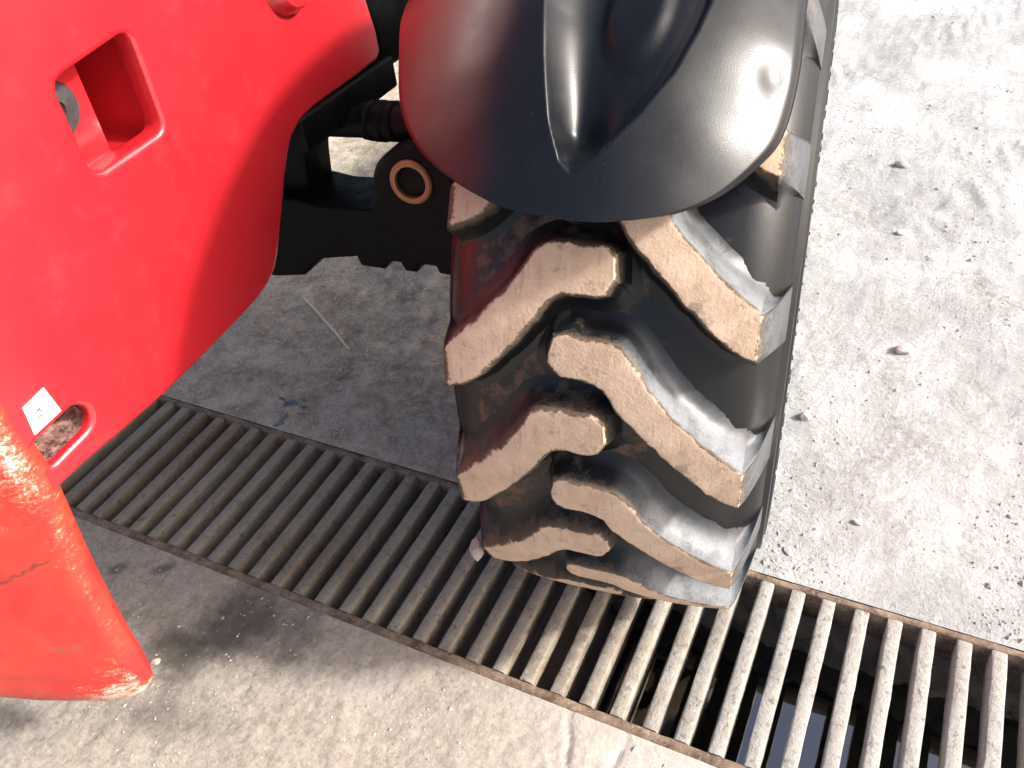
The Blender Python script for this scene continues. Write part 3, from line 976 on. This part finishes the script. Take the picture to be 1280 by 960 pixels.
def make_lug(name, up, lo, side, seed):
    n = 30
    U = resample(up, n); Lw = resample(lo, n)
    jr = np.random.default_rng(seed)
    j1 = jr.normal(0, 1, (n, 2)); j2 = jr.normal(0, 1, (n, 2))
    U[1:-1] += j1[1:-1] * [0.0007, 0.0014]; Lw[1:-1] += j2[1:-1] * [0.0007, 0.0014]
    # carry the lug over the shoulder
    m_ = 8
    du, dl = (0.055, 0.004) if side > 0 else (0.03, -0.01)
    for i in range(1, m_ + 1):
        t = i / m_
        U = np.vstack([U, [side * (0.175 + 0.125 * t), up[-1][1] + du * t ** 1.3]])
        Lw = np.vstack([Lw, [side * (0.175 + 0.125 * t), lo[-1][1] + dl * t]])
    N = len(U)
    # across: (position along lower->upper 0..1, extra outward metres, height, dust)
    dn = 0.0 if side < 0 else -0.14          # upper flanks on the right side are washed clean
    acr = [(0, -0.026, 0.00, 0.10), (0, -0.016, 0.07, 0.12), (0, -0.009, 0.30, 0.18), (0, -0.0055, 0.65, 0.31), (0, -0.0028, 0.93, 0.48), (0, -0.0004, 0.992, 0.58), (0.06, 0, 1.0, 0.78), (0.17, 0, 1.0, 0.97), (0.4, 0, 1.0, 1.0), (0.6, 0, 1.0, 1.0), (0.83, 0, 1.0, 0.97),
           (0.94, 0, 1.0, 0.78), (1, 0.0004, 0.992, 0.58), (1, 0.0030, 0.93, 0.50 + dn * 0.6), (1, 0.0060, 0.65, 0.36 + dn), (1, 0.010, 0.30, 0.26 + dn), (1, 0.018, 0.07, 0.20 + dn), (1, 0.029, 0.00, 0.18 + dn)]
    V = []; D = []; FM = []
    nos = -side
    caps = [(0.026, 0.0, 0.16), (0.014, 0.12, 0.18), (0.008, 0.45, 0.28), (0.003, 0.88, 0.45), (0.0005, 0.98, 0.75)]
    for ci, (eo, hmax, dm) in enumerate(caps):
        for (f_, ex, h, d) in acr:
            a, b2 = Lw[0], U[0]
            u = a[0] + (b2[0] - a[0]) * f_ + nos * eo
            th = a[1] + (b2[1] - a[1]) * f_ + ex * min(1.0, 1.4 * (1 - 0.25 * ci * 0)) / R
            uu, r = top_env(u, min(h, hmax))
            V.append((uu, -r * math.sin(th), -r * math.cos(th))); D.append(min(d, dm)); FM.append(0.0)
    for i in range(N):
        a, b2 = Lw[i], U[i]
        k = max(0.0, (abs(a[0]) - 0.175) / 0.125)
        tang = None
        for (f_, ex, h, d) in acr:
            u = a[0] + (b2[0] - a[0]) * f_; th = a[1] + (b2[1] - a[1]) * f_
            # draft angle: push the flank outward, square to the rail
            if f_ in (0, 1):
                rail = Lw if f_ == 0 else U
                p0 = rail[max(i - 1, 0)]; p1 = rail[min(i + 1, N - 1)]
                tx, ty = p1[0] - p0[0], (p1[1] - p0[1]) * R
                L_ = math.hypot(tx, ty) or 1
                nx, ny = -ty / L_, tx / L_
                # outward is away from the other rail
                ox, oy = (b2[0] - a[0]), (b2[1] - a[1]) * R
                if nx * ox + ny * oy < 0: nx, ny = -nx, -ny
                e = ex if f_ == 1 else ex
                if f_ == 0: nx, ny = nx, ny
                scale = max(0.0, 1 - 1.6 * k)
                u += nx * e * scale * (1 if abs(u) < 0.17 else 0.0); th += ny * e * scale / R
            uu, r = top_env(u, h)
            V.append((uu, -r * math.sin(th), -r * math.cos(th)))
            dd = d
            if k > 0: dd = d * (0.42 - 0.30 * k) if d > 0.5 else d * 0.6
            if abs(u) > 0.168 and k == 0 and d > 0.9: dd = 0.62
            D.append(dd)
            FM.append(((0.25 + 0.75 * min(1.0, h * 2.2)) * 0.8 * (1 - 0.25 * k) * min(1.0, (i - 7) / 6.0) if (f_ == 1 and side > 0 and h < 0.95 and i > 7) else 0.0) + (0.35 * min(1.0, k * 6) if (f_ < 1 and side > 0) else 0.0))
    nca = len(acr)
    o = link_mesh(name, V, grid_faces(len(V) // nca, nca), 'lug', attrs={'dust': D, 'glare_film': FM})
    fix_normals(o)
    o.data.set_sharp_from_angle(angle=math.radians(38))
    return o


PITCH = 2 * PI / 18
for side, up, lo, th0 in ((-1, L_up, L_lo, 2.062), (1, R_up, R_lo, 1.890)):
    protos = []
    for k in range(18):
        if len(protos) < 6:
            o = make_lug('lug', up, lo, side, 100 + k + side * 10)
            protos.append(o.data)
        else:
            o = bpy.data.objects.new('lug', protos[(k * 5) % 6]); COL.objects.link(o)
        wheel_sub(o)
        o.rotation_euler = (-(th0 - (k - 1) * PITCH), 0, 0)

# ------------------------------------------------------------------ mudguard
FL = [(2.191, -0.005), (2.2, -0.07), (2.225, -0.118), (2.268, -0.169), (2.328, -0.214), (2.419, -0.251), (2.596, -0.289), (2.855, -0.34), (3.055, -0.34400000000000003), (4.3, -0.34400000000000003)]
FR = [(2.191, 0.01), (2.195, 0.034), (2.214, 0.084), (2.252, 0.124), (2.316, 0.157), (2.382, 0.175), (2.501, 0.182), (2.652, 0.18), (2.8520000000000003, 0.182), (4.3, 0.182)]
T0, T1 = 2.191, 4.25
nu, nt_ = 260, 220
s_ = np.linspace(0, 1, nt_)
TH = T0 + (T1 - T0) * (0.25 * s_ + 0.75 * s_ ** 2.0)
TH = np.concatenate([T0 + np.array([0.0, 0.0004, 0.0015, 0.0035, 0.006, 0.009, 0.013]), TH[TH > T0 + 0.016]])
nt_ = len(TH)
fl = smooth_poly(FL, 8, False); frr = smooth_poly(FR, 8, False)
ul = np.interp(TH, fl[:, 0], fl[:, 1]); ur = np.interp(TH, frr[:, 0], frr[:, 1])
v = np.linspace(0, 1, nu)
UU = ul[:, None] + (ur - ul)[:, None] * v[None, :]
TT = np.repeat(TH[:, None], nu, 1)
GL = np.interp(TH, [2.26, 2.278, 2.338, 2.439, 2.536, 2.85, 3.1], [-0.015, -0.028, -0.043, -0.058, -0.069, -0.08900000000000001, -0.094])
GR = np.interp(TH, [2.26, 2.294, 2.361, 2.438, 2.513, 2.567, 2.85, 3.1], [-0.015, 0.011, 0.043, 0.07, 0.085, 0.092, 0.108, 0.112])
gv = (UU - GL[:, None]) / np.maximum(GR - GL, 1e-4)[:, None]
dep = 0.040 * sstep(2.253, 2.338, TT) * sstep(3.15, 2.95, TT)
groove = dep * (1 - (1 - np.clip(gv / 0.32, 0, 1)) ** 2) * (1 - 0.60 * sstep(0.32, 0.97, gv)) * (gv < 1) * (TT > 2.260)
groove = groove * (1 - sstep(0.955, 1.0, gv))
# raised pad inside the groove
bu = (UU - 0.019 - 0.02 * (TT - 2.5)) / 0.038; bt = (2.56 - TT) / 0.12
padd = np.where(TT < 2.56, np.sqrt(bu ** 2 + np.maximum(bt, 0) ** 2), np.abs(bu))
pad = 0.007 * sstep(1.06, 0.55, padd) * sstep(3.1, 2.9, TT)
dent = 0.0032 * np.exp(-(((UU - 0.157) / 0.012) ** 2 + ((TT - 2.472) / 0.030) ** 2)) + 0.002 * np.exp(-(((UU - 0.166) / 0.02) ** 2 + ((TT - 2.42) / 0.05) ** 2))
RR = R + 0.088 - 1.9 * (UU + 0.03) ** 2 - groove + pad * sstep(0.27, 0.36, gv) * (gv < 1) - dent
# rolled lip at the very edge
RR -= 0.004 * sstep(0.02, 0.0, np.minimum(v, 1 - v)[None, :])
RR += 0.0015 * fbm(UU * 9, TT * 5, 2)
V = np.stack([UU.ravel(), (-RR * np.sin(TT)).ravel(), (-RR * np.cos(TT)).ravel()], 1)
fender = link_mesh('mudguard', V, grid_faces(nt_, nu), 'plastic')
fix_normals(fender)
fender.matrix_world = XW
put(fender)
so = fender.modifiers.new('thick', 'SOLIDIFY'); so.thickness = 0.006; so.offset = -1
bpy.context.view_layer.update()
# is the outside facing out?  flip when it does not
mid = fender.data.polygons[len(fender.data.polygons) // 2]
if mid.normal.dot(Vector((0, mid.center.y, mid.center.z))) < 0:
    fender.data.flip_normals()
put(rounded_box('mudguard_bracket', (-0.75, 1.36, 0.60), (-0.62, 1.42, 1.08), 0.01, 'iron', None))


# ------------------------------------------------------------------ small things
def stone(name, x, y, rx, ry, rz, seed, mat, label, cat, group=None, z=None, sub_=2):
    bm = bmesh.new()
    bmesh.ops.create_icosphere(bm, subdivisions=sub_, radius=1)
    r_ = np.random.default_rng(seed)
    dirs_ = r_.normal(0, 1, (9, 3)); dirs_ /= np.linalg.norm(dirs_, axis=1)[:, None]
    cut = r_.uniform(0.62, 0.95, 9)
    an = r_.uniform(0, PI)
    for v_ in bm.verts:
        p = np.array(v_.co)
        for d_, c_ in zip(dirs_, cut):
            e = p @ d_
            if e > c_: p = p - d_ * (e - c_)
        q = Vector((p[0] * rx, p[1] * ry, p[2] * rz))
        v_.co = Matrix.Rotation(an, 3, 'Z') @ q
    me = bpy.data.meshes.new(name); bm.to_mesh(me); bm.free()
    me.materials.append(M[mat])
    o = bpy.data.objects.new(name, me); COL.objects.link(o)
    if z is None:
        z = float(ground_h(np.array(x), np.array(y)) if y > Y_FAR else slab_h(np.array(x), np.array(y))) + rz * 0.45
    o.location = (x, y, z)
    tag(o, label, cat, group)
    return o


stone('stone', 0.030, 1.781, 0.024, 0.018, 0.013, 3, 'stone', 'largest flat pale stone on the bright dusty ground right of the tyre', 'stone', 'loose stones on the dusty ground')
stone('stone', -0.136, 1.481, 0.013, 0.015, 0.011, 5, 'stone', 'whitish stone lying close to the right side of the tyre', 'stone', 'loose stones on the dusty ground')
stone('stone', -0.090, 2.724, 0.026, 0.020, 0.012, 6, 'stone', 'pale stone far back beside the mudguard, furthest from the grate', 'stone', 'loose stones on the dusty ground')
stone('stone', -0.042, 2.323, 0.016, 0.012, 0.008, 9, 'stone', 'small pale stone halfway between the largest stone and the furthest stone', 'stone', 'loose stones on the dusty ground')
stone('stone', 0.015, 1.221, 0.010, 0.008, 0.005, 12, 'stone', 'small grey stone a hand from the sunlit grate bars', 'stone', 'loose stones on the dusty ground')
stone('stone', -0.092, 1.101, 0.013, 0.007, 0.004, 14, 'stone', 'flat stone at the far rim of the grate beside the tyre foot', 'stone', 'loose stones on the dusty ground')
stone('pebble', -1.09, 0.441, 0.010, 0.008, 0.005, 21, 'pink_stone', 'small pinkish pebble on the slab by the red nose tip', 'pebble')
stone('mud_clod', -0.487, 0.664, 0.020, 0.011, 0.014, 47, 'mud', 'pale clod of mud stuck to the lower left edge of the tyre', 'mud clod', z=0.343)

# dry stalk on the ground under the axle
a = Vector((-1.531, 1.504, 0)); b2 = Vector((-1.265, 1.344, 0))
V = []; n_ = 10
for i in range(n_):
    t = i / (n_ - 1)
    p = a.lerp(b2, t); p.x += 0.006 * math.sin(t * 3.0)
    p.z = float(np.max(ground_h(p.x + np.linspace(-0.03, 0.03, 9), p.y - np.linspace(-0.018, 0.018, 9)))) + 0.004
    for k in range(5):
        an = 2 * PI * k / 5
        V.append((p.x + 0.0030 * math.cos(an) * 0.6, p.y + 0.0030 * math.cos(an) * 0.8, p.z + 0.0030 * math.sin(an)))
o = link_mesh('straw', V, [tuple(f) for f in grid_faces(n_, 5, wrap_c=True)], 'straw')
tag(o, 'thin dry straw lying on the shaded ground below the axle', 'straw')

# wet spill running to the grate
def spill(name, blobs, label):
    V, F = [], []
    for bi, (cx, cy, rx, ry, ang) in enumerate(blobs):
        i0 = len(V); n_ = 18
        V.append((cx, cy))
        for k in range(n_):
            t = 2 * PI * k / n_
            r_ = 1 + 0.5 * float(fbm(np.array(math.cos(t) * 1.9 + bi * 3.1), np.array(math.sin(t) * 1.9), 3))
            px_, py_ = rx * r_ * math.cos(t), ry * r_ * math.sin(t)
            V.append((cx + px_ * math.cos(ang) - py_ * math.sin(ang), cy + px_ * math.sin(ang) + py_ * math.cos(ang)))
        F += [(i0, i0 + 1 + k, i0 + 1 + (k + 1) % n_) for k in range(n_)]
    V = [(x, y, float(ground_h(np.array(x), np.array(y))) + 0.0016) for x, y in V]
    return tag(link_mesh(name, V, F, 'wet'), label, 'spill')


r2 = np.random.default_rng(4)
spill('wet_spill', [(-1.285 + r2.normal(0, 0.020), 1.129 + r2.normal(0, 0.014), r2.uniform(0.004, 0.012), r2.uniform(0.003, 0.006), r2.uniform(-0.3, 0.9)) for _ in range(16)]
      + [(-1.272 + r2.normal(0, 0.005), 1.045 + 0.006 * k, r2.uniform(0.003, 0.006), 0.005, 1.3) for k in range(7)], 'small shiny wet spill trickling over the ground to the grate rim')

# grit scattered over the dusty ground and the slab
def grit(name, n, xr, yr, hf, size, seed, bias, mat='grit', clus=(3.5, -0.05), sg=0.25):
    r_ = np.random.default_rng(seed)
    base = np.array([(1, 0, 0), (-1, 0, 0), (0, 1, 0), (0, -1, 0), (0, 0, 1), (0, 0, -0.6)], float)
    fc = np.array([(0, 2, 4), (2, 1, 4), (1, 3, 4), (3, 0, 4), (2, 0, 5), (1, 2, 5), (3, 1, 5), (0, 3, 5)])
    x = r_.uniform(*xr, n); y = yr[0] + (yr[1] - yr[0]) * r_.random(n) ** bias
    keep = perlin(x * clus[0] + 4, y * clus[0]) + r_.normal(0, sg, n) > clus[1]
    x, y = x[keep], y[keep]; n = len(x)
    sz = size * np.exp(r_.normal(0, 0.55, n))
    an = r_.uniform(0, 2 * PI, n)
    P = base[None] * (1 + r_.uniform(-0.35, 0.35, (n, 6, 1))) * sz[:, None, None] * np.array([1, 0.75, 0.6])
    Q = np.empty_like(P)
    c, s2 = np.cos(an)[:, None], np.sin(an)[:, None]
    Q[..., 0] = P[..., 0] * c - P[..., 1] * s2 + x[:, None]
    Q[..., 1] = P[..., 0] * s2 + P[..., 1] * c + y[:, None]
    Q[..., 2] = P[..., 2] + (hf(x, y) + sz * 0.15)[:, None]
    F = (fc[None] + 6 * np.arange(n)[:, None, None]).reshape(-1, 3)
    o = link_mesh(name, Q.reshape(-1, 3), F, mat, smooth=False)
    tag(o, kind='stuff')
    return o


tag(grit('grit', 14000, (-2.2, 1.2), (1.06, 3.6), ground_h, 0.0018, 5, 1.5), 'fine loose grit over the dusty ground behind the grate', 'grit')
tag(grit('grit', 2200, (-1.5, 0.2), (0.2, 0.64), slab_h, 0.0016, 8, 1.0), 'fine loose grit over the concrete in front of the grate', 'grit')
tag(grit('mud_crumbs', 9000, (-2.0, -0.5), (1.045, 2.1), ground_h, 0.0021, 25, 1.1, 'mud', (6.0, -0.1), 0.3), 'small mud crumbs over the shaded ground between panel and tyre', 'mud crumbs')
tag(grit('dirt_crumbs', 26000, (-2.0, 1.2), (1.05, 4.2), ground_h, 0.0020, 15, 1.4, 'mud', (4.2, 0.36), 0.10), 'brown dirt crumbs in patches on the dusty ground', 'dirt crumbs')
